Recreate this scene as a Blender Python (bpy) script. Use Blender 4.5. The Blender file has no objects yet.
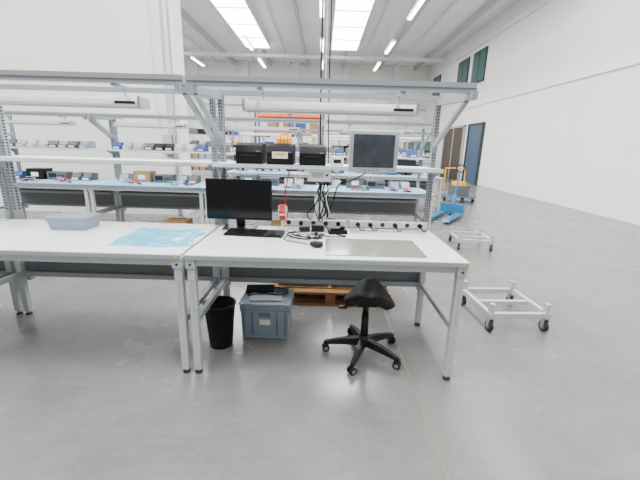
import bpy, bmesh, math, random
from mathutils import Vector, Matrix, Euler
random.seed(7)
S = bpy.context.scene
COL = S.collection

# ---------------------------------------------------------------- materials
def mat(name, col, rough=0.5, metal=0.0, noise=0.0, nscale=20.0, emit=0.0, bump=0.0, coat=0.0, spec=0.5):
    m = bpy.data.materials.new(name); m.use_nodes = True
    nt = m.node_tree; b = nt.nodes["Principled BSDF"]
    b.inputs["Base Color"].default_value = (*col, 1)
    b.inputs["Roughness"].default_value = rough
    b.inputs["Metallic"].default_value = metal
    b.inputs["Specular IOR Level"].default_value = spec
    b.inputs["Coat Weight"].default_value = coat
    if noise > 0 or bump > 0:
        tc = nt.nodes.new("ShaderNodeTexCoord")
        nz = nt.nodes.new("ShaderNodeTexNoise"); nz.inputs["Scale"].default_value = nscale
        nz.inputs["Detail"].default_value = 5
        nt.links.new(tc.outputs["Object"], nz.inputs["Vector"])
        if noise > 0:
            r = nt.nodes.new("ShaderNodeValToRGB")
            r.color_ramp.elements[0].position = 0.3; r.color_ramp.elements[1].position = 0.7
            r.color_ramp.elements[0].color = (*[max(0, c*(1-noise)) for c in col], 1)
            r.color_ramp.elements[1].color = (*[min(1, c*(1+noise)) for c in col], 1)
            nt.links.new(nz.outputs["Fac"], r.inputs["Fac"])
            nt.links.new(r.outputs["Color"], b.inputs["Base Color"])
        if bump > 0:
            bp = nt.nodes.new("ShaderNodeBump"); bp.inputs["Strength"].default_value = bump
            nt.links.new(nz.outputs["Fac"], bp.inputs["Height"])
            nt.links.new(bp.outputs["Normal"], b.inputs["Normal"])
    if emit > 0:
        b.inputs["Emission Color"].default_value = (*col, 1)
        b.inputs["Emission Strength"].default_value = emit
    return m

M = {}
M['lam']   = mat('white_laminate', (.74,.75,.755), .35, noise=.02, nscale=6)
M['edge']  = mat('laminate_edge', (.36,.37,.38), .5)
M['frame'] = mat('grey_powdercoat', (.29,.31,.33), .4, noise=.03)
M['leg']   = mat('light_powdercoat', (.44,.46,.47), .4, noise=.03)
M['alu']   = mat('aluminium', (.36,.38,.41), .35, metal=.4)
M['dark']  = mat('slot_dark', (.02,.02,.022), .7)
M['tray']  = mat('tray_grey', (.09,.10,.105), .5)
M['panel'] = mat('back_panel_grey', (.13,.14,.15), .5)
M['blk']   = mat('black_plastic', (.006,.006,.007), .42, bump=.03, nscale=300, spec=.25)
M['blk2']  = mat('black_soft', (.008,.008,.009), .55, spec=.25)
M['scr']   = mat('screen_glass', (.002,.002,.003), .12, spec=.3)
M['scr2']  = mat('screen_grey', (.016,.018,.020), .15, spec=.45)
M['disp']  = mat('display_grey_blue', (.045,.052,.065), .12, noise=.35, nscale=9)
M['bez']   = mat('grey_bezel', (.45,.46,.48), .4)
M['wht']   = mat('white_plastic', (.74,.75,.76), .4)
M['yel']   = mat('yellow_plastic', (.88,.42,.005), .45)
M['red']   = mat('red_plastic', (.60,.015,.01), .4)
M['blue']  = mat('esd_mat_blue', (.20,.47,.70), .5)
M['cyan']  = mat('cyan_film', (.08,.48,.72), .25, noise=.25, nscale=9, bump=.4)
M['crate'] = mat('crate_grey_blue', (.26,.31,.37), .45)
M['crated']= mat('crate_dark', (.13,.16,.21), .45)
M['paper'] = mat('paper', (.80,.80,.74), .7)
M['wood']  = mat('pallet_wood', (.27,.13,.045), .75, noise=.3, nscale=12)
M['truck'] = mat('truck_blue', (.015,.14,.28), .4)
M['orange']= mat('rack_orange', (.80,.13,.01), .5)
M['rackb'] = mat('rack_blue', (.015,.06,.24), .5)
M['glass'] = mat('cutting_glass', (.20,.22,.185), .12)
M['card']  = mat('cardboard', (.30,.18,.085), .8)
M['rub']   = mat('rubber', (.015,.015,.015), .7)
M['cast']  = mat('caster_grey', (.18,.18,.18), .5)
M['winf']  = mat('window_frame', (.02,.03,.03), .5)
M['wing']  = mat('window_glass', (.05,.12,.11), .1)
M['dblue'] = mat('door_blue', (.04,.08,.14), .4)
M['dbrn']  = mat('door_brown', (.06,.043,.03), .6)
M['wall']  = mat('wall_paint', (.78,.78,.755), .8, noise=.03, nscale=.8)
M['ceil']  = mat('ceiling_panel', (.78,.79,.80), .8, noise=.04, nscale=.6)
M['beam']  = mat('ceiling_beam', (.46,.47,.48), .7)
M['beamw'] = mat('beam_white', (.76,.77,.77), .7)
M['sky']   = mat('skylight_glazing', (1,1,1), .5, emit=14)
M['tube']  = mat('tube_lamp', (1,.97,.9), .5, emit=16)
M['joint'] = mat('floor_joint', (.15,.143,.115), .5)

def floor_mat():
    m = bpy.data.materials.new('epoxy_floor'); m.use_nodes = True
    nt = m.node_tree; b = nt.nodes["Principled BSDF"]; lk = nt.links.new
    tc = nt.nodes.new("ShaderNodeTexCoord")
    n1 = nt.nodes.new("ShaderNodeTexNoise"); n1.inputs["Scale"].default_value = 1.1; n1.inputs["Detail"].default_value = 9; n1.inputs["Roughness"].default_value = .6
    n2 = nt.nodes.new("ShaderNodeTexNoise"); n2.inputs["Scale"].default_value = 45; n2.inputs["Detail"].default_value = 5
    mp = nt.nodes.new("ShaderNodeMapping"); mp.inputs["Scale"].default_value = (1.0, 9.0, 1); mp.inputs["Rotation"].default_value = (0,0,.5)
    n3 = nt.nodes.new("ShaderNodeTexNoise"); n3.inputs["Scale"].default_value = 3.5; n3.inputs["Detail"].default_value = 8
    mx = nt.nodes.new("ShaderNodeMath"); mx.operation = 'MULTIPLY_ADD'; mx.inputs[1].default_value = .30
    m2 = nt.nodes.new("ShaderNodeMath"); m2.operation = 'MULTIPLY_ADD'; m2.inputs[1].default_value = .25
    r = nt.nodes.new("ShaderNodeValToRGB")
    r.color_ramp.elements[0].position = .52; r.color_ramp.elements[1].position = 1.0
    r.color_ramp.elements[0].color = (.112,.111,.106,1); r.color_ramp.elements[1].color = (.195,.193,.185,1)
    lk(tc.outputs["Object"], n1.inputs["Vector"]); lk(tc.outputs["Object"], n2.inputs["Vector"])
    lk(tc.outputs["Object"], mp.inputs["Vector"]); lk(mp.outputs["Vector"], n3.inputs["Vector"])
    lk(n2.outputs["Fac"], mx.inputs[0]); lk(n1.outputs["Fac"], mx.inputs[2])
    lk(n3.outputs["Fac"], m2.inputs[0]); lk(mx.outputs[0], m2.inputs[2])
    lk(m2.outputs[0], r.inputs["Fac"]); lk(r.outputs["Color"], b.inputs["Base Color"])
    rr = nt.nodes.new("ShaderNodeMapRange"); rr.inputs[1].default_value=.3; rr.inputs[2].default_value=.7; rr.inputs[3].default_value=.18; rr.inputs[4].default_value=.32
    lk(n1.outputs["Fac"], rr.inputs[0]); lk(rr.outputs[0], b.inputs["Roughness"])
    return m
M['floor'] = floor_mat()

# ---------------------------------------------------------------- builder
class B:
    def __init__(s): s.bm = bmesh.new(); s.mats = []
    def mi(s, k):
        if k not in s.mats: s.mats.append(k)
        return s.mats.index(k)
    def _set(s, fs, k, smooth=False):
        i = s.mi(k)
        for f in fs: f.material_index = i; f.smooth = smooth
    def box(s, x0, x1, y0, y1, z0, z1, k, bev=0.0, rot=None):
        c = Vector(((x0+x1)/2, (y0+y1)/2, (z0+z1)/2))
        mtx = Matrix.Translation(c) @ (rot.to_matrix().to_4x4() if rot else Matrix()) @ Matrix.Diagonal((abs(x1-x0), abs(y1-y0), abs(z1-z0), 1))
        r = bmesh.ops.create_cube(s.bm, size=1, matrix=mtx)
        vs = r['verts']; fs = list({f for v in vs for f in v.link_faces})
        s._set(fs, k)
        if bev > 0:
            es = list({e for v in vs for e in v.link_edges})
            rr = bmesh.ops.bevel(s.bm, geom=es, offset=bev, segments=2, affect='EDGES', profile=.7)
            s._set(rr['faces'], k)
    def bar(s, p0, p1, w, h, k, up=Vector((0,0,1))):
        p0, p1 = Vector(p0), Vector(p1); d = p1-p0; L = d.length; d.normalize()
        sx = d.cross(up)
        if sx.length < 1e-4: sx = Vector((1,0,0))
        sx.normalize(); uz = sx.cross(d)
        R = Matrix((sx, d, uz)).transposed().to_4x4()
        mtx = Matrix.Translation((p0+p1)/2) @ R @ Matrix.Diagonal((w, L, h, 1))
        r = bmesh.ops.create_cube(s.bm, size=1, matrix=mtx)
        s._set({f for v in r['verts'] for f in v.link_faces}, k)
    def cyl(s, p0, p1, r0, k, r1=None, seg=20, smooth=True):
        p0, p1 = Vector(p0), Vector(p1); d = p1-p0
        q = Vector((0,0,1)).rotation_difference(d.normalized())
        mtx = Matrix.Translation((p0+p1)/2) @ q.to_matrix().to_4x4()
        r = bmesh.ops.create_cone(s.bm, cap_ends=True, segments=seg, radius1=r0, radius2=r0 if r1 is None else r1, depth=d.length, matrix=mtx)
        fs = {f for v in r['verts'] for f in v.link_faces}
        s._set(fs, k)
        if smooth:
            for f in fs:
                if len(f.verts) == 4: f.smooth = True
    def sph(s, c, r, k, sc=(1,1,1)):
        mtx = Matrix.Translation(c) @ Matrix.Diagonal((*sc, 1))
        q = bmesh.ops.create_uvsphere(s.bm, u_segments=16, v_segments=10, radius=r, matrix=mtx)
        s._set({f for v in q['verts'] for f in v.link_faces}, k, True)
    def prism(s, prof, x0, x1, k):   # profile in (y,z) extruded along x
        a = [s.bm.verts.new((x0, y, z)) for y, z in prof]
        b = [s.bm.verts.new((x1, y, z)) for y, z in prof]
        fs = [s.bm.faces.new(a), s.bm.faces.new(b[::-1])]
        n = len(prof)
        for i in range(n): fs.append(s.bm.faces.new((a[i], b[i], b[(i+1)%n], a[(i+1)%n])))
        s._set(fs, k)
    def lathe(s, prof, c, k, seg=32):
        rings = []
        for r, z in prof:
            rings.append([s.bm.verts.new((c[0]+r*math.cos(2*math.pi*i/seg), c[1]+r*math.sin(2*math.pi*i/seg), c[2]+z)) for i in range(seg)])
        fs = []
        for a, b in zip(rings, rings[1:]):
            for i in range(seg): fs.append(s.bm.faces.new((a[i], a[(i+1)%seg], b[(i+1)%seg], b[i])))
        s._set(fs, k, True)
        s._set([s.bm.faces.new(rings[0])], k)
        s._set([s.bm.faces.new(rings[-1])], k)
    def tube(s, pts, r, k, seg=8, sub=6):
        pts = [Vector(p) for p in pts]
        P = []
        n = len(pts)
        for i in range(n-1):   # catmull-rom
            p0 = pts[max(i-1,0)]; p1 = pts[i]; p2 = pts[i+1]; p3 = pts[min(i+2,n-1)]
            for j in range(sub):
                t = j/sub
                P.append(.5*((2*p1)+(-p0+p2)*t+(2*p0-5*p1+4*p2-p3)*t*t+(-p0+3*p1-3*p2+p3)*t**3))
        P.append(pts[-1])
        rings = []; prev = None
        for i, p in enumerate(P):
            d = (P[min(i+1,len(P)-1)]-P[max(i-1,0)]).normalized()
            if prev is None:
                a = d.orthogonal().normalized()
            else:
                a = (prev - d*prev.dot(d))
                a = a.normalized() if a.length > 1e-5 else d.orthogonal().normalized()
            prev = a; b = d.cross(a)
            rings.append([s.bm.verts.new(p+r*(a*math.cos(2*math.pi*q/seg)+b*math.sin(2*math.pi*q/seg))) for q in range(seg)])
        fs = []
        for a, b in zip(rings, rings[1:]):
            for i in range(seg): fs.append(s.bm.faces.new((a[i], a[(i+1)%seg], b[(i+1)%seg], b[i])))
        fs.append(s.bm.faces.new(rings[0])); fs.append(s.bm.faces.new(rings[-1]))
        s._set(fs, k, True)
    def mesh(s, name):
        bmesh.ops.recalc_face_normals(s.bm, faces=s.bm.faces)
        me = bpy.data.meshes.new(name); s.bm.to_mesh(me); s.bm.free()
        for k in s.mats: me.materials.append(M[k])
        return me
    def obj(s, name, loc=(0,0,0), rz=0.0, parent=None):
        return place(s.mesh(name), name, loc, rz, parent)

def place(me, name, loc=(0,0,0), rz=0.0, parent=None):
    o = bpy.data.objects.new(name, me); COL.objects.link(o)
    o.location = loc; o.rotation_euler = (0,0,rz)
    if parent: o.parent = parent
    return o

# ---------------------------------------------------------------- room
XR, XL, YB, YF, HC = 7.3, -12.0, -4.0, 27.0, 7.1
b = B(); b.box(XL, XR, YB, YF, -.1, 0, 'floor'); b.obj('floor')
b = B(); b.box(.645, .665, YB, 12, .0, .0008, 'joint'); b.obj('trim_floor_joint')
b = B(); b.box(XR, XR+.3, YB, YF, 0, HC+.3, 'wall'); b.obj('wall_right')
b = B(); b.box(XL, XR+.3, YF, YF+.3, 0, HC+.3, 'wall'); b.obj('wall_back')
b = B(); b.box(XL, -2.98, 7.7, 8.2, 0, HC, 'wall'); b.obj('wall_left')
b = B()
b.box(-3.0,-2.94,7.6,7.66,0,HC,'wht'); b.cyl((-3.08,7.64,0),(-3.08,7.64,HC),.03,'beamw'); b.box(-3.3,-3.12,7.58,7.7,1.3,1.7,'bez',.01); b.box(-3.24,-3.18,7.6,7.7,1.7,HC,'wht')
b.box(-3.5,-3.36,7.6,7.7,1.9,2.15,'wht',.01); b.box(-3.45,-3.41,7.66,7.7,2.15,HC,'wht')
b.obj('trim_left_wall_conduit')
b = B()
b.box(XL, XR, YB, YF, HC, HC+.2, 'ceil')
b.obj('ceiling')
b = B()
for i in range(-9, 6):
    x = 1.25*i + .0
    b.box(x-.06, x+.06, YB, YF, HC-.28 if i % 2 else HC-.14, HC, 'beam' if i % 2 else 'beamw')
for y in (9.5, 23.5):
    b.box(XL, XR, y-.12, y+.12, HC-.45, HC-.28, 'beamw')
b.obj('trim_ceiling_beams')
b = B()
b.box(XL, XR, YF-.25, YF, 5.7, 6.0, 'beam')
b.box(XL, XR, YF-.1, YF, 4.2, 4.3, 'edge')
for x in (-9,-5.5,-2,1.5,5): b.box(x-.2, x+.2, YF-.3, YF, 0, HC, 'beamw')
b.obj('trim_back_wall')
b = B()
b.box(XR-.12, XR, YB, YF, 6.3, 6.42, 'beamw')
b.box(XR-.05, XR, YB, YF, 3.6, 3.66, 'beamw')
b.obj('trim_right_wall')

n = 0
for (x0, x1) in ((-9.6,-8.2), (-4.4,-3.1), (.35,1.75)):
    for (y0, y1) in ((-2, 5), (7, 12.5), (14, 22)):  # nearer two panels of each strip are unseen, added for light
        b = B(); b.box(x0, x1, y0, y1, HC-.30, HC-.285, 'sky')
        for xx in (x0-.03, x1): b.box(xx, xx+.03, y0, y1, HC-.33, HC-.0, 'wht')
        for q in range(5):
            yy = y0+(y1-y0)*q/4; b.box(x0, x1, yy-.02, yy+.02, HC-.33, HC-.3, 'edge')
        n += 1; b.obj('window_%d' % n)
for y0 in (24.1, 19.6, 17.6):
    b = B(); y1 = y0+1.5; z0, z1 = 4.65, 6.1
    b.box(XR-.05, XR-.005, y0, y1, z0, z1, 'winf')
    b.box(XR-.06, XR-.045, y0+.1, y0+.7, z0+.1, z1-.1, 'wing')
    b.box(XR-.06, XR-.045, y0+.8, y1-.1, z0+.1, z1-.1, 'wing')
    n += 1; b.obj('window_%d' % n)
b = B()
b.box(XR-.08, XR-.005, 16.9, 18.4, 0, 2.7, 'dblue')
for q in range(8): b.box(XR-.1, XR-.08, 16.9, 18.4, .33*q+.02, .33*q+.04, 'tray')
b.box(XR-.12, XR-.005, 16.8, 16.9, 0, 2.8, 'winf'); b.box(XR-.12, XR-.005, 18.4, 18.5, 0, 2.8, 'winf')
b.box(XR-.12, XR-.005, 16.8, 18.5, 2.7, 2.8, 'winf'); b.obj('door_1')
b = B()
b.box(XR-.08, XR-.005, 19.1, 22.0, 0, 2.7, 'dbrn')
b.box(XR-.12, XR-.005, 19.0, 19.1, 0, 2.8, 'edge'); b.box(XR-.12, XR-.005, 22.0, 22.1, 0, 2.8, 'edge')
b.box(XR-.12, XR-.005, 19.0, 22.1, 2.7, 2.8, 'edge'); b.box(XR-.1, XR-.08, 20.5, 20.6, 0, 2.7, 'edge'); b.obj('door_2')

b = B()
b.box(-.09, .09, -1.0, 1.0, .03, .12, 'wht')
b.cyl((-.04,-.97,.02), (-.04,.97,.02), .025, 'tube', seg=8); b.cyl((.04,-.97,.02), (.04,.97,.02), .025, 'tube', seg=8)
b.cyl((0,-.8,.12), (0,-.8,HC-5.95), .006, 'edge', seg=6); b.cyl((0,.8,.12), (0,.8,HC-5.95), .006, 'edge', seg=6)
lm = b.mesh('ceiling_tube_lamp')
for x in (-3.55,-.15,2.95,-7.2):
    for y in (18,13.2,8.2,22.0):
        if y < 14 and x < -2: continue
        place(lm, 'ceiling_tube_lamp', (x,y,5.95))

# ---------------------------------------------------------------- workbench
W = .895
def bench_meshes(topk, back=False):
    r = {}
    b = B()
    b.box(-W, W, 0, .88, .838, .87, 'lam', .002)
    b.box(-W-.001, W+.001, -.003, 0.0, .839, .864, 'frame')
    if topk == 'blue': b.box(-W+.05, W-.05, .02, .8, .87, .874, 'blue')
    r['tabletop'] = b.mesh('tabletop')
    b = B()
    for sx in (-1, 1):
        x = sx*.865
        b.box(x-.024, x+.024, .02, .068, .03, .838, 'leg', .003)
        b.box(x-.024, x+.024, .80, .848, .03, .838, 'leg', .003)
        b.cyl((x,.044,0), (x,.044,.012), .026, 'dark'); b.cyl((x,.044,.01), (x,.044,.04), .009, 'alu')
        b.cyl((x,.824,0), (x,.824,.012), .026, 'dark'); b.cyl((x,.824,.01), (x,.824,.04), .009, 'alu')
        b.box(x-.018, x+.018, .068, .80, .76, .838, 'frame')
        b.box(x-.018, x+.018, .068, .80, .37, .41, 'frame')
        b.box(x-.03, x+.03, .010, .020, .775, .838, 'leg')       # corner plate
        b.cyl((x,.004,.80), (x,.011,.80), .008, 'dark', seg=10)
        b.box(x-.003, x+.003, .018, .0205, .42, .70, 'edge')
        if sx > 0 or back: b.box(x-.009, x+.009, -.0045, -.003, .844, .860, 'yel')     # sticker
    b.box(-.84, .84, .024, .060, .79, .838, 'leg')
    b.box(-.84, .84, .81, .846, .78, .838, 'frame')
    b.box(-.84, .84, .815, .845, .37, .41, 'frame')
    b.prism([(.86,.38),(.94,.36),(.985,.54),(.98,.54),(.935,.366),(.862,.385)], -.84, .84, 'tray')
    b.box(-.84, .84, .852, .858, .38, .545, 'panel')
    if back:
        b.box(-.84, .84, .80, .81, .42, .78, 'panel')  # grey panel added to darken the gap under the rear benches
        b.box(-.84, .84, .70, .80, .62, .66, 'frame')
    r['frame'] = b.mesh('frame')
    b = B()
    for sx in (-1, 1):
        x = sx*.873; 
        b.box(x-.02, x+.02, .895, .945, .30, 1.93, 'frame')
        b.box(x-.018, x+.018, .848, .895, .45, .50, 'frame')
        b.box(x-.018, x+.018, .848, .895, .72, .77, 'frame')
        for q in range(39):
            z = .95+q*.025
            b.box(x-.012, x-.004, .8935, .896, z, z+.015, 'dark'); b.box(x+.004, x+.012, .8935, .896, z, z+.015, 'dark')
            b.box(x-sx*.0205-.001, x-sx*.0205+.001, .91, .93, z, z+.014, 'dark')
        b.bar((x,.93,1.915), (x,.20,1.875), .035, .05, 'frame')
        b.bar((x,.33,1.86), (x,.89,1.58), .03, .03, 'frame')
        b.box(x-.022, x+.022, .885, .90, 1.53, 1.64, 'frame')
        b.prism([(.89,1.30),(.89,1.385),(.70,1.385),(.70,1.365)], x-.003, x+.003, 'frame')
    b.box(-W, W, .24, .285, 1.895, 1.952, 'alu')
    b.box(-W, W, .236, .24, 1.915, 1.922, 'tray')
    b.box(-W, W, .285, .31, 1.90, 1.92, 'alu')
    b.box(-W, W, .90, .94, 1.925, 1.96, 'frame')
    b.box(-.85, .85, .90, .93, 1.15, 1.18, 'frame')
    r['upright_frame'] = b.mesh('upright_frame')
    b = B()
    b.box(-W+.005, W-.005, .66, 1.05, 1.386, 1.402, 'lam')
    b.box(-W+.005, W-.005, .655, .66, 1.372, 1.404, 'wht')
    b.box(-W+.005, W-.005, .654, .655, 1.372, 1.377, 'edge')
    r['shelf'] = b.mesh('shelf')
    b = B()
    b.prism([(.34,1.765),(.46,1.765),(.47,1.78),(.44,1.827),(.36,1.827),(.33,1.78)], -.56, .56, 'wht')
    b.box(-.575, -.56, .328, .472, 1.762, 1.831, 'bez'); b.box(.56, .575, .328, .472, 1.762, 1.831, 'bez')
    b.box(-.55, .55, .35, .45, 1.761, 1.765, 'edge')
    b.box(.41, .54, .327, .336, 1.785, 1.80, 'dark')
    for x in (-.45, .45):
        b.cyl((x,.40,1.82), (x,.40,1.89), .006, 'alu', seg=8); b.box(x-.015, x+.015, .26, .42, 1.88, 1.897, 'alu')
    r['light_fixture'] = b.mesh('light_fixture')
    return r
BW = bench_meshes('white'); BB = bench_meshes('blue', True)
def bench(x, y, parts):
    e = bpy.data.objects.new('workbench', None); COL.objects.link(e); e.location = (x,y,0)
    for k, me in parts.items(): place(me, k, (0,0,0), 0, e)
    return e
BX, BY = .045, 2.12
bench(BX, BY, BW)
for i in (1,2): bench(BX-1.815*i, BY, BW)
for i in range(-3,1): bench(.87+1.815*i, 5.55, BB)
for i in range(-1,2): bench(.3+1.815*i, 8.9, BB)
for i in range(-1,2): bench(.6+1.815*i, 12.2, BB)

# ---------------------------------------------------------------- monitors
def monitor_mesh(w, h, bezel, screen, stand=True, zc=.10, bz=.012):
    b = B()
    b.box(-w/2, w/2, -.012, .012, zc, zc+h, bezel, .004)
    b.box(-w/2+.03, w/2-.03, .012, .035, zc+.04, zc+h-.04, bezel, .006)
    b.box(-w/2+bz, w/2-bz, -.0135, -.012, zc+bz+.008, zc+h-bz, screen)
    if stand:
        b.box(-.035, .035, .025, .05, .015, zc+.15, bezel, .004)
        b.prism([(-.08,0),(.10,0),(.10,.01),(.06,.018),(-.08,.008)], -.13, .13, bezel)
    return b.mesh('computer_monitor')
mm = monitor_mesh(.54, .33, 'blk', 'scr', zc=.075)
place(mm, 'computer_monitor', (-.67, 2.885, .8703), math.radians(-2))

b = B()
b.box(-.182, .182, -.02, .02, -.15, .15, 'bez', .006)
b.box(-.152, .152, -.0225, -.02, -.112, .125, 'disp')
b.box(-.12, .12, .02, .05, -.1, .1, 'bez', .005)
b.box(-.05, .05, .05, .065, -.05, .05, 'dark')
b.box(-.02, .02, .06, .20, -.02, .02, 'dark')
b.box(-.025, .025, .19, .235, -.114, .10, 'frame')
b.cyl((.155,-.0195,-.132), (.155,-.0235,-.132), .005, 'dark', seg=8)
for x in (-.06,-.03,0,.03): b.box(x-.006, x+.006, -.0225, -.02, -.136, -.130, 'dark')
b.obj('flat_panel_display', (.378, 2.72, 1.518), math.radians(3))

# keyboard
b = B()
b.prism([(-.08,0),(.08,0),(.08,.022),(-.08,.012)], -.225, .225, 'blk2')
for r_ in range(6):
    y = -.068+r_*.024
    z = .0135+ (y+.08)*.0625
    for c in range(21):
        x = -.213+c*.0205
        if c in (15,): continue
        if r_ == 0 and 4 <= c <= 8: continue
        b.box(x, x+.0175, y, y+.019, z-.002, z+.006, 'blk')
b.box(-.213+4*.0205, -.213+8*.0205+.0175, -.068, -.049, .011, .020, 'blk')
b.obj('computer_keyboard', (-.51, 2.69, .8703), math.radians(-4))

b = B()
b.sph((0,0,.012), .03, 'blk', (1,1.75,.75)); b.box(-.001,.001,-.05,-.01,.028,.034,'rub'); b.cyl((-.004,-.025,.03),(.004,-.025,.03),.008,'cast',seg=12)
b.obj('computer_mouse', (-.025, 2.37, .881), 1.2)

b = B(); b.box(.04, .70, 2.19, 2.62, .8703, .8745, 'glass', .001)
b.obj('cutting_mat')

b = B()
b.lathe([(.045,0),(.045,.01),(.02,.018),(.012,.03),(.012,.1)], (0,0,0), 'wht', 20)
b.box(-.03, .03, -.03, .03, .09, .15, 'wht', .006)
b.prism([(-.06,.16),(-.05,.13),(.04,.14),(.05,.19),(-.03,.21)], -.032, .032, 'wht')
b.prism([(-.062,.165),(-.058,.15),(.0,.215),(-.03,.215)], -.025, .025, 'red')
b.box(-.024,.024,-.034,-.03,.092,.145,'red')
b.obj('barcode_scanner', (-.31, 2.86, .8703))

b = B()
b.prism([(-.04,0),(.04,0),(.04,.045),(-.03,.03)], -.075, .075, 'blk'); b.box(-.06,.02,-.02,.03,.034,.044,'blk2')
b.cyl((.04,0,.035),(.04,0,.06),.02,'blk2'); b.obj('barcode_reader_dock', (.14,2.80,.8703), .2)
b = B()
b.prism([(-.03,0),(.03,0),(.03,.05),(-.02,.05)], -.05, .05, 'blk'); b.box(-.04,.04,-.0285,-.02,.015,.035,'scr2')
b.obj('power_adapter', (-.02,2.86,.8703), -.2)
b = B()
b.prism([(-.03,0),(.03,0),(.03,.03),(-.02,.035)], -.04, .04, 'blk2'); b.box(-.02,.02,-.0285,-.02,.01,.02,'scr2')
b.obj('power_adapter', (-.13,2.86,.8703), .3)

def strip(plugs, n=6):
    b = B(); h = n*.0525+.015
    b.box(-h, h, -.018, .018, 0, .05, 'wht', .004)
    for x in (-h+.02,h-.02): b.box(x-.01, x+.01, -.018, .018, -.0215, 0, 'bez')
    for q in range(n):
        x = -(n-1)*.0525+q*.105
        b.cyl((x,-.018,.025),(x,-.0205,.025),.019,'dark',seg=16)
        if q in plugs: b.cyl((x,-.02,.025),(x,-.05,.025),.018,'blk',seg=14); b.tube([(x,-.05,.025),(x+.01,-.08,.0),(x+.03,-.06,-.015),(x+.06,-.03,-.017)],.005,'blk')
    return b
strip((0,1,3,5)).obj('power_strip', (.58,2.975,.892))
strip((1,3,4),5).obj('power_strip', (-.06,2.975,.892))

# cables
b = B(); Z = .879
L = b.tube
L([(-.20,2.80,Z),(-.26,2.70,Z),(-.20,2.60,Z),(-.10,2.56,Z),(.0,2.64,Z),(-.05,2.74,Z),(-.16,2.74,Z+.01),(-.22,2.66,Z+.01),(-.12,2.58,Z+.01),(.02,2.60,Z)], .0055, 'blk')
L([(-.08,2.41,Z),(-.13,2.44,Z),(-.21,2.48,Z),(-.27,2.56,Z),(-.22,2.70,Z),(-.08,2.76,Z),(-.06,2.80,Z)], .0038, 'blk')
L([(-.26,2.70,Z),(-.22,2.64,Z+.01),(-.08,2.68,Z+.02),(.0,2.74,Z),(.03,2.77,Z)], .004, 'bez')
L([(.03,2.73,Z),(.0,2.69,Z),(-.1,2.62,Z+.015),(-.02,2.56,Z),(.01,2.66,Z),(.03,2.70,Z)], .0045, 'blk')
L([(.13,2.72,Z),(.20,2.67,Z),(.15,2.645,Z),(.05,2.66,Z),(-.03,2.78,Z)], .0045, 'blk')
L([(-.24,2.55,Z),(-.14,2.49,Z),(-.06,2.56,Z),(-.12,2.66,Z+.02),(-.24,2.64,Z+.01)], .004, 'bez')
L([(-.26,2.77,Z),(-.18,2.70,Z),(-.10,2.72,Z+.015),(-.02,2.68,Z+.015),(-.06,2.60,Z),(-.16,2.62,Z+.01),(-.18,2.72,Z+.015)], .005, 'blk')
b.obj('cable_tangle')
b = B()
L = b.tube
L([(.02,2.915,.95),(.0,2.86,1.0),(.03,2.84,1.12),(.01,2.86,1.20),(.03,2.85,1.275)], .006, 'blk')
L([(.05,2.915,.95),(.07,2.86,1.02),(.04,2.86,1.16),(.10,2.88,1.28),(.12,2.90,1.36)], .0045, 'wht')
L([(-.08,2.915,.95),(-.11,2.90,1.0),(-.03,2.88,1.12),(.0,2.88,1.24),(-.04,2.88,1.275)], .005, 'blk')
L([(-.02,2.915,.95),(.04,2.90,1.02),(.02,2.86,1.10),(-.03,2.88,1.2),(.02,2.88,1.275)], .006, 'blk')
L([(.12,2.915,.96),(.06,2.88,.99),(.10,2.90,1.12),(.14,2.91,1.25),(.24,2.80,1.30),(.34,2.78,1.36)], .005, 'blk')
L([(-.29,2.93,.93),(-.28,2.94,1.0),(-.30,2.94,1.15),(-.26,2.94,1.37)], .005, 'red')
L([(.00,2.915,.94),(-.03,2.86,.99),(-.05,2.85,1.08),(.0,2.86,1.15),(.05,2.86,1.2),(.04,2.87,1.275)], .0045, 'blk')
b.obj('hanging_cable_bundle')
b = B()
for (x,y,r_,k) in ((-.02,3.25,.007,'blk'),(.02,3.26,.005,'wht'),(.05,3.24,.005,'blk')):
    b.tube([(x,y,.5),(x+.01,y,1.2),(x-.01,y,2.2),(x,y,4),(x+.02,y,HC-.3)], r_, k)
b.obj('ceiling_power_cable')

def printer():
    b = B()
    prof = [(-.12,0),(.12,0),(.12,.13),(.10,.155),(-.06,.158),(-.10,.14),(-.125,.09),(-.12,.06)]
    b.prism(prof, -.098, .098, 'blk')
    b.prism([(p[0]*1.005, p[1]) for p in prof[:]], -.102, -.098, 'blk2'); b.prism([(p[0]*1.005, p[1]) for p in prof[:]], .098, .102, 'blk2')
    b.box(-.06, .06, -.128, -.119, .062, .072, 'rub')
    b.box(-.09, .09, -.124, -.118, .012, .05, 'blk2')
    b.box(.055, .085, -.124, -.115, .085, .1, 'cast')
    b.box(-.05, .05, -.04, .06, .157, .160, 'scr2')
    return b.mesh('label_printer')
pm = printer()
for x in (-.565, -.325, -.075): place(pm, 'label_printer', (x, 2.92, 1.4025))
b = B()
b.box(-.06,.06,-.002,0,0,.05,'paper'); b.box(-.04,.04,-.003,-.002,.025,.04,'yel'); b.obj('paper_label', (-.325,2.793,1.45))
b = B()
for q in range(4):
    x = -.055+q*.028
    b.prism([(-.05,0),(.04,0),(.04,.06+.01*(q%2)),(-.03,.06+.01*(q%2)),(-.05,.03)], x, x+.022, 'yel')
b.box(-.06,.06,-.05,.045,-.003,.0,'yel'); b.obj('yellow_card_holder', (-.30,2.92,1.566))
b = B(); b.box(-.09,.09,-.05,.03,-.10,0,'wht',.005); b.box(-.06,.03,-.052,-.05,-.07,-.03,'edge'); b.cyl((.06,-.05,-.05),(.06,-.056,-.05),.01,'dark')
b.obj('power_supply_box', (-.02,2.84,1.383))
b = B(); b.box(-.05,.05,-.06,.06,0,.07,'wht',.004); b.box(-.03,.03,-.0615,-.06,.02,.05,'scr2'); b.obj('network_switch', (.12,2.93,1.4025))

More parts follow.
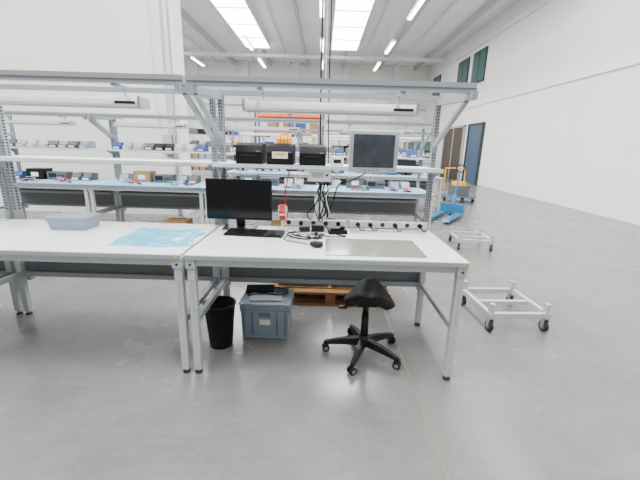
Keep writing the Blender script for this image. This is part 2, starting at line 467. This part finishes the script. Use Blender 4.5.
# ---------------------------------------------------------------- under bench
b = B()
b.lathe([(.085,0),(.088,.004),(.118,.345),(.128,.35),(.128,.36),(.115,.36),(.083,.012),(.0005,.010)], (0,0,0), 'blk', 40)
b.obj('waste_bin', (-.765,2.53,0))

def frustum(b, w0,d0,w1,d1,z0,z1,k):
    vs=[]
    for (w,d,z) in ((w0,d0,z0),(w1,d1,z1)):
        vs.append([b.bm.verts.new((sx*w/2, sy*d/2, z)) for sx,sy in ((-1,-1),(1,-1),(1,1),(-1,1))])
    fs=[b.bm.faces.new(vs[0]), b.bm.faces.new(vs[1])]
    for i in range(4): fs.append(b.bm.faces.new((vs[0][i],vs[0][(i+1)%4],vs[1][(i+1)%4],vs[1][i])))
    b._set(fs,k)
b = B()   # euro crate
frustum(b,.375,.30,.395,.32,0,.25,'crate')
b.box(-.205,.205,-.167,.167,.235,.248,'crate',.002); b.box(-.205,.205,-.167,.167,.262,.275,'crate',.002)
b.box(-.197,.197,-.16,.16,.25,.29,'crate',.003)
b.box(-.21,.21,-.172,.172,.29,.306,'crate',.004)
for x in (-.17,-.1,.1,.17): b.box(x-.004,x+.004,-.166,-.15,.03,.235,'crated')
b.box(-.188,.188,-.163,-.15,.0,.02,'crate')
b.box(-.05,.05,-.1605,-.15,.185,.225,'crated',.003)
b.box(-.04,.045,-.165,-.158,.12,.165,'paper')
for x in (-.14,.14): b.box(x-.022,x+.022,-.178,-.166,.262,.312,'crate',.003)
b.obj('storage_crate', (-.43,2.80,0), math.radians(-2))
b = B()
b.prism([(.04,0),(.14,0),(.13,.05),(.05,.035)], -.19, .05, 'blk2'); b.prism([(.04,0),(.13,0),(.12,.03),(.05,.04)], .06, .17, 'tray')
b.box(-.14,.12,-.12,.03,0,.012,'bez'); b.tube([(-.17,-.02,.01),(-.05,-.0,.02),(.12,-.02,.018),(.16,.02,.045),(.05,.06,.05)],.005,'blk')
b.obj('equipment_pile', (-.43,2.80,.3075), math.radians(4))

def pallet():
    b = B()
    for y in (0,.35,.70):
        b.box(0,1.2,y,y+.1,0,.022,'wood')
        for x in (0,.55,1.1): b.box(x,x+.1,y,y+.1,.022,.1,'wood')
    for x in (0,.55,1.1): b.box(x,x+.1,0,.8,.1,.122,'wood')
    for i in range(7): b.box(0,1.2,i*.1167,i*.1167+.095,.122,.144,'wood')
    return b.mesh('wooden_pallet')
pl = pallet()
place(pl, 'wooden_pallet', (-.48,3.28,0))
b = B()
frustum(b,.52,.36,.56,.40,0,.20,'tray'); b.box(-.29,.29,-.21,.21,.2,.215,'tray',.003); b.box(-.1,.1,-.205,-.19,.1,.14,'dark')
bm_ = b.mesh('grey_tote')
place(bm_, 'grey_tote', (-.16,3.62,.145)); place(bm_, 'grey_tote', (.44,3.62,.145), .03)
b = B(); b.box(-.2,.2,-.15,.15,0,.26,'card',.003); b.box(-.2,.2,-.02,.02,.2605,.262,'yel'); cbm = b.mesh('cardboard_box')

# ---------------------------------------------------------------- saddle stool
e = bpy.data.objects.new('saddle_stool', None); COL.objects.link(e); e.location = (.36,2.46,0)
b = B()
nx, ny = 12, 10
top, bot = [], []
for j in range(ny+1):
    t = j/ny; y = -.16+.34*t
    w = .212*(1-.50*max(0,(t-.2)/.8)**1.0)
    w *= math.sqrt(max(.12, 1-((.5-min(t,.5))/.5)**4*.6))
    if t > .88: w *= .82
    zc = .510+.06*(max(0,(t-.35)/.65))**1.2 + .01*(1-t)
    ra, rb = [], []
    for i in range(nx+1):
        s_ = -1+2*i/nx
        x = s_*w
        drop = .050*abs(s_)**2.6*(1 if t<.6 else 1.1)
        lobes = .016*math.sin(min(1,abs(s_)*1.6)*math.pi)*(1-t)
        ra.append(b.bm.verts.new((x, y, zc-drop+lobes)))
        rb.append(b.bm.verts.new((x*.86, y*.88, zc-drop-.06+.02*abs(s_))))
    top.append(ra); bot.append(rb)
fs=[]
for j in range(ny):
    for i in range(nx):
        fs.append(b.bm.faces.new((top[j][i],top[j][i+1],top[j+1][i+1],top[j+1][i])))
        fs.append(b.bm.faces.new((bot[j][i],bot[j+1][i],bot[j+1][i+1],bot[j][i+1])))
for j in range(ny):
    fs.append(b.bm.faces.new((top[j][0],top[j+1][0],bot[j+1][0],bot[j][0])))
    fs.append(b.bm.faces.new((top[j][nx],bot[j][nx],bot[j+1][nx],top[j+1][nx])))
for i in range(nx):
    fs.append(b.bm.faces.new((top[0][i],bot[0][i],bot[0][i+1],top[0][i+1])))
    fs.append(b.bm.faces.new((top[ny][i],top[ny][i+1],bot[ny][i+1],bot[ny][i])))
b._set(fs,'blk2',True)
so = b.obj('seat', (0.02,0,0), math.radians(-10), e)
sm = so.modifiers.new('sub','SUBSURF'); sm.levels = 1; sm.render_levels = 2
b = B()
b.box(-.07,.07,-.08,.08,.425,.455,'blk',.004)
b.cyl((0,0,.44),(0,0,.28),.014,'alu'); b.cyl((0,0,.42),(0,0,.34),.024,'blk')
b.cyl((0,0,.34),(0,0,.10),.027,'blk',r1=.032); b.lathe([(.035,.075),(.055,.08),(.057,.12),(.040,.14),(.029,.16)],(0,0,0),'blk',24)
b.tube([(-.03,-.03,.44),(-.10,-.06,.435),(-.17,-.08,.425)],.007,'blk'); b.box(-.21,-.15,-.095,-.07,.413,.43,'blk',.004)
for q in range(5):
    a = math.radians(-112+72*q); d = Vector((math.cos(a),math.sin(a),0)); sd = Vector((-d.y,d.x,0))
    segs = []
    for (r_,hw,z0,z1) in ((.035,.032,.08,.135),(.15,.026,.077,.122),(.29,.018,.064,.09),(.308,.012,.064,.084)):
        c = d*r_
        segs.append([b.bm.verts.new(c+sd*hw+Vector((0,0,z0))),b.bm.verts.new(c-sd*hw+Vector((0,0,z0))),b.bm.verts.new(c-sd*hw*.7+Vector((0,0,z1))),b.bm.verts.new(c+sd*hw*.7+Vector((0,0,z1)))])
    fs=[b.bm.faces.new(segs[0]),b.bm.faces.new(segs[-1])]
    for s0,s1 in zip(segs,segs[1:]):
        for i in range(4): fs.append(b.bm.faces.new((s0[i],s0[(i+1)%4],s1[(i+1)%4],s1[i])))
    b._set(fs,'blk')
    c = d*.292
    b.cyl(c+Vector((0,0,.045)), c+Vector((0,0,.075)), .007,'alu',seg=10)
    a2 = a+.9+q; w = Vector((math.cos(a2),math.sin(a2),0))
    cc = c+Vector((0,0,.028))
    for sgn in (-1,1):
        b.cyl(cc+w*sgn*.008, cc+w*sgn*.025, .028,'blk',seg=20); b.cyl(cc+w*sgn*.0251, cc+w*sgn*.0265, .016,'cast',seg=16)
    b.cyl(cc-w*.008, cc+w*.008, .014,'blk',seg=12)
    b.box(cc.x-.014,cc.x+.014,cc.y-.014,cc.y+.014,.040,.058,'blk',.003)
b.obj('base', (0,0,0), 0, e)

# ---------------------------------------------------------------- left bench: crumpled blue protective film
b = B(); NX, NY = 26, 26; g = []
rnd = random.Random(3)
for j in range(NY+1):
    row = []
    for i in range(NX+1):
        u, v = i/NX, j/NY
        x = -.27+.54*u + .015*math.sin(v*9+1); y = -.24+.48*v+.015*math.sin(u*8)
        z = .003+.014*abs(math.sin(u*13+math.sin(v*7)*1.8))*abs(math.cos(v*9+u*4))+rnd.random()*.004
        if i in (0,NX) or j in (0,NY): z = .001
        row.append(b.bm.verts.new((x,y,z)))
    g.append(row)
b._set([b.bm.faces.new((g[j][i],g[j][i+1],g[j+1][i+1],g[j+1][i])) for j in range(NY) for i in range(NX)], 'cyan', True)
b.obj('blue_protective_film', (-1.17,2.52,.8705), .05)
b = B()
frustum(b,.26,.18,.30,.22,0,.09,'crate'); b.box(-.155,.155,-.115,.115,.09,.1,'crate'); b.obj('parts_tray', (-1.95,2.75,.8705))

# ---------------------------------------------------------------- background items
def bin_mesh(k):
    b = B()
    b.prism([(-.12,0),(.12,0),(.12,.12),(-.05,.12),(-.09,.06),(-.13,.06)], -.07, .07, k)
    b.box(-.05,.05,-.133,-.128,.015,.045,'paper'); b.box(-.062,.062,-.045,.11,.1195,.1205,'dark')
    return b.mesh('parts_bin')
bins = [bin_mesh(k) for k in ('crate','rackb','tray','tray','bez','blk')]
mon2 = monitor_mesh(.46,.29,'blk','scr2')
cb2 = []
for k in ('card','wht','tray','rackb','blk'):
    b = B(); b.box(-.14,.14,-.12,.12,0,.18,k,.004); b.box(-.06,.06,-.1215,-.12,.05,.12,'paper'); b.box(-.14,.14,-.01,.01,.18,.181,'edge'); cb2.append(b.mesh('supply_box'))
def clutter(seed):
    rnd = random.Random(seed); b = B()
    for q in range(3):
        cx, cy, r_ = rnd.uniform(-.15,.15), rnd.uniform(-.06,.06), rnd.uniform(.04,.07)
        pts = [(cx+r_*math.cos(t*1.1), cy+r_*math.sin(t*1.1), .006+.006*t) for t in range(12)]
        b.tube(pts, .006, rnd.choice(['blk','blk','bez','red']), 6, 3)
    for q in range(3):
        x, y = rnd.uniform(-.2,.2), rnd.uniform(-.08,.08)
        b.cyl((x,y,.012),(x+rnd.uniform(-.1,.1),y+.08,.012),.012,rnd.choice(['blk','yel','red','rackb']),seg=10)
    return b.mesh('tool_clutter')
cl = [clutter(i) for i in range(3)]
def fill(cx, y0, seed):
    rnd = random.Random(seed)
    x = cx-.78
    while x < cx+.78:
        if rnd.random() < .75:
            place(rnd.choice(bins),'parts_bin',(x,y0+.79,1.4025)); x += .155
        else:
            if rnd.random() < .7 and x+.2 < cx+.8: place(rnd.choice(cb2),'supply_box',(x+.07,y0+.79,1.4025))
            x += .32
    x = cx-.7
    while x < cx+.65:
        r_ = rnd.random()
        if r_ < .4 and x < cx+.5: place(mon2,'computer_monitor',(x+.12,y0+.6,.8745),rnd.uniform(-.2,.2)); x += .6
        elif r_ < .6: place(rnd.choice(cb2),'supply_box',(x+.05,y0+.6,.8745)); x += .34
        else: place(rnd.choice(bins),'parts_bin',(x,y0+.6,.8745)); x += .2
k_ = 0
for i in range(-1,2): k_ += 1; fill(.3+1.815*i, 8.9, 20+k_)
for i in range(-1,2): k_ += 1; fill(.6+1.815*i, 12.2, 30+k_)
tb = B(); tb.box(-.16,.16,-.1,.1,.01,.13,'tray',.005); tb.box(-.13,.0,-.102,-.1,.04,.11,'scr2')
for q in range(3): tb.cyl((.04+q*.04,-.1,.07),(.04+q*.04,-.112,.07),.012,'blk',seg=12)
for x in (-.12,.12): tb.box(x-.015,x+.015,-.08,.08,0,.01,'rub')
ti = tb.mesh('test_instrument')
for i in range(-3,1):
    cx = .87+1.815*i
    rnd = random.Random(50+i)
    for x in (-.75,-.58,-.4,-.2,-.02,.14,.3,.5,.68):
        r_ = rnd.random()
        if r_ < .8: place(rnd.choice(bins),'parts_bin',(cx+x,5.55+.79,1.4025))
    place(rnd.choice(bins),'parts_bin',(cx+.38,6.2,.8745)); place(rnd.choice(cb2),'supply_box',(cx-.3,6.2,.8745))
    place(rnd.choice(bins),'parts_bin',(cx+.56,6.2,.8745)); place(rnd.choice(bins),'parts_bin',(cx-.62,6.2,.8745))
    place(rnd.choice(cb2),'supply_box',(cx-.4,6.0,0)); place(cbm,'cardboard_box',(cx+.3,6.0,0))
    place(ti,'test_instrument',(cx+.05,6.2,.8745))
    place(cl[i%3],'tool_clutter',(cx-.3,5.8,.8745)); place(cl[(i+1)%3],'tool_clutter',(cx+.4,5.78,.8745))

b = B()
for x in (0,1.5,3.0):
    for y in (0,.9): b.box(x-.04,x+.04,y-.04,y+.04,0,3.1,'rackb')
    for z in (.3,1.1,1.9): b.bar((x,0,z),(x,.9,z+.6),.03,.03,'rackb')
for z in (1.1,2.0,2.75):
    for y in (-.01,.91): b.box(0.04,2.96,y-.025,y+.025,z,z+.11,'orange')
    b.box(.04,2.96,.02,.88,z+.11,z+.13,'wood')
for (x,z) in ((.3,1.24),(.9,1.24),(1.9,1.24),(2.4,2.14),(.5,2.14),(1.2,2.14),(1.75,2.14)):
    b.box(x,x+.45,.15,.75,z,z+.45,random.choice(['card','crate','rackb','tray']),.01)
b.obj('pallet_rack', (-3.0,16.5,0))
b = B()
for x in (0,1.4,2.8):
    for y in (0,.5): b.box(x-.025,x+.025,y-.025,y+.025,0,2.2,'frame')
for z in (.15,.75,1.35,1.95): b.box(0,2.8,0,.5,z,z+.03,'frame')
for q in range(32):
    x=.05+(q%8)*.34; z=(.18,.78,1.38,1.98)[q//8]
    b.box(x,x+.27,.05,.42,z,z+random.uniform(.15,.35),random.choice(['card','crate','blk','rackb','tray','yel']),.008)
ms = b.mesh('storage_shelving')
place(ms,'storage_shelving',(.8,17.5,0)); place(ms,'storage_shelving',(-7.0,18.5,0)); place(ms,'storage_shelving',(-4.0,21,0)); place(ms,'storage_shelving',(2.6,22,0))
b = B()
b.box(0,1.4,0,1.0,.1,1.1,'bez',.01); b.box(.1,1.3,.1,.9,1.1,1.9,'wing',.01); b.box(0,1.4,0,1,1.9,2.0,'bez',.01)
for x in (.08,1.32):
    for y in (.08,.92): b.cyl((x,y,0),(x,y,.1),.03,'dark'); b.box(x-.03,x+.03,y-.03,y+.03,1.1,1.9,'frame')
b.box(.5,.9,-.01,0,.5,.9,'dark'); b.box(1.1,1.3,-.02,0,1.2,1.4,'scr2')
b.obj('assembly_machine', (4.2,18.5,0))

# hand pallet truck
b = B()
for x in (-.2,.2):
    b.prism([(0,.05),(0,.10),(-1.1,.10),(-1.15,.06),(-1.1,.05)], x-.075, x+.075, 'truck'); b.cyl((x-.04,-.98,.04),(x+.04,-.98,.04),.04,'cast')
b.box(-.275,.275,0,.12,.05,.30,'truck',.01); b.cyl((0,.15,.1),(0,.15,.5),.05,'truck')
for x in (-.05,.05): b.cyl((x-.025,.18,.09),(x+.025,.18,.09),.09,'rub')
b.tube([(0,.18,.45),(0,.28,.8),(0,.36,1.02)],.018,'truck')
b.tube([(0,.36,1.02),(-.09,.39,1.08),(-.09,.42,1.17),(0,.43,1.20),(.09,.42,1.17),(.09,.39,1.08),(0,.36,1.02)],.015,'blk')
b.obj('hand_pallet_truck', (3.15,8.5,0), math.radians(-35))
b = B()
b.box(-.4,.4,-.3,.3,.16,.19,'truck',.01)
for x in (-.34,.34):
    for y in (-.24,.24): b.cyl((x-.02,y,.06),(x+.02,y,.06),.06,'rub'); b.box(x-.02,x+.02,y-.02,y+.02,.08,.16,'alu')
b.tube([(-.36,.28,.18),(-.36,.3,.95),(-.3,.3,1.0),(.3,.3,1.0),(.36,.3,.95),(.36,.28,.18)],.016,'yel')
b.box(-.25,.2,-.2,.2,.19,.5,'tray',.01); b.box(-.2,.1,-.15,.15,.5,.62,'yel',.01)
b.obj('platform_trolley', (4.25,11.0,0), .3)
b = B()   # low transport dolly
h = .28
b.box(-h,h,-.30,-.26,.13,.18,'leg',.004); b.box(-h,h,.26,.30,.13,.18,'leg',.004)
b.box(-h,-h+.04,-.26,.26,.13,.18,'leg',.004); b.box(h-.04,h,-.26,.26,.13,.18,'leg',.004); b.box(-h+.04,h-.04,-.02,.02,.13,.17,'leg')
for x in (-h+.03,h-.03):
    for y in (-.27,.27):
        b.cyl((x-.015,y,.05),(x+.015,y,.05),.05,'rub'); b.cyl((x-.0155,y,.05),(x+.0155,y,.05),.03,'cast')
        for x2 in (x-.022, x+.017): b.prism([(y-.03,.13),(y+.03,.13),(y+.012,.04),(y-.012,.04)],x2,x2+.005,'alu')
        b.box(x-.025,x+.025,y-.03,y+.03,.122,.13,'alu')
        b.box(x-.02,x+.02,y-.02,y+.02,.18,.26,'leg')
tm = b.mesh('transport_dolly')
place(tm,'transport_dolly',(1.76,3.15,0),.05); place(tm,'transport_dolly',(2.50,5.75,0),-.1)

# ---------------------------------------------------------------- lighting
def area(name, loc, sx, sy, p, rot=(0,0,0), col=(1,1,1)):
    l = bpy.data.lights.new(name,'AREA'); l.shape='RECTANGLE'; l.size=sx; l.size_y=sy; l.energy=p; l.color=col
    o = bpy.data.objects.new(name,l); COL.objects.link(o); o.location=loc; o.rotation_euler=rot; return o
for x in (-3.75,1.05,-8.9):  # lamps below the nearer, unseen panels are added along with them
    area('ceiling_fill_light',(x,1.5,HC-.4),1.3,7,500,col=(1,.998,.99))
    area('ceiling_fill_light',(x,10,HC-.4),1.3,6,470,col=(1,.998,.99))
    area('ceiling_fill_light',(x,18,HC-.4),1.3,8,620,col=(1,.998,.99))
area('ceiling_fill_light',(5.2,6,HC-.4),1.4,10,430,col=(1,.998,.99))  # added overhead lamp; no skylight panel is built above it
w = bpy.data.worlds.new('world'); S.world = w; w.use_nodes = True
bg = w.node_tree.nodes['Background']; bg.inputs[0].default_value=(.95,.975,1,1); bg.inputs[1].default_value=.65

# ---------------------------------------------------------------- camera
cd = bpy.data.cameras.new('camera'); cd.sensor_width=36; cd.lens=355/640*36; cd.clip_end=200
co = bpy.data.objects.new('camera',cd); COL.objects.link(co); co.location=(0,0,1.55)
co.rotation_euler = (Matrix.Rotation(math.radians(75.2),3,'X') @ Matrix.Rotation(math.radians(1.6),3,'Z')).to_euler()
S.camera = co
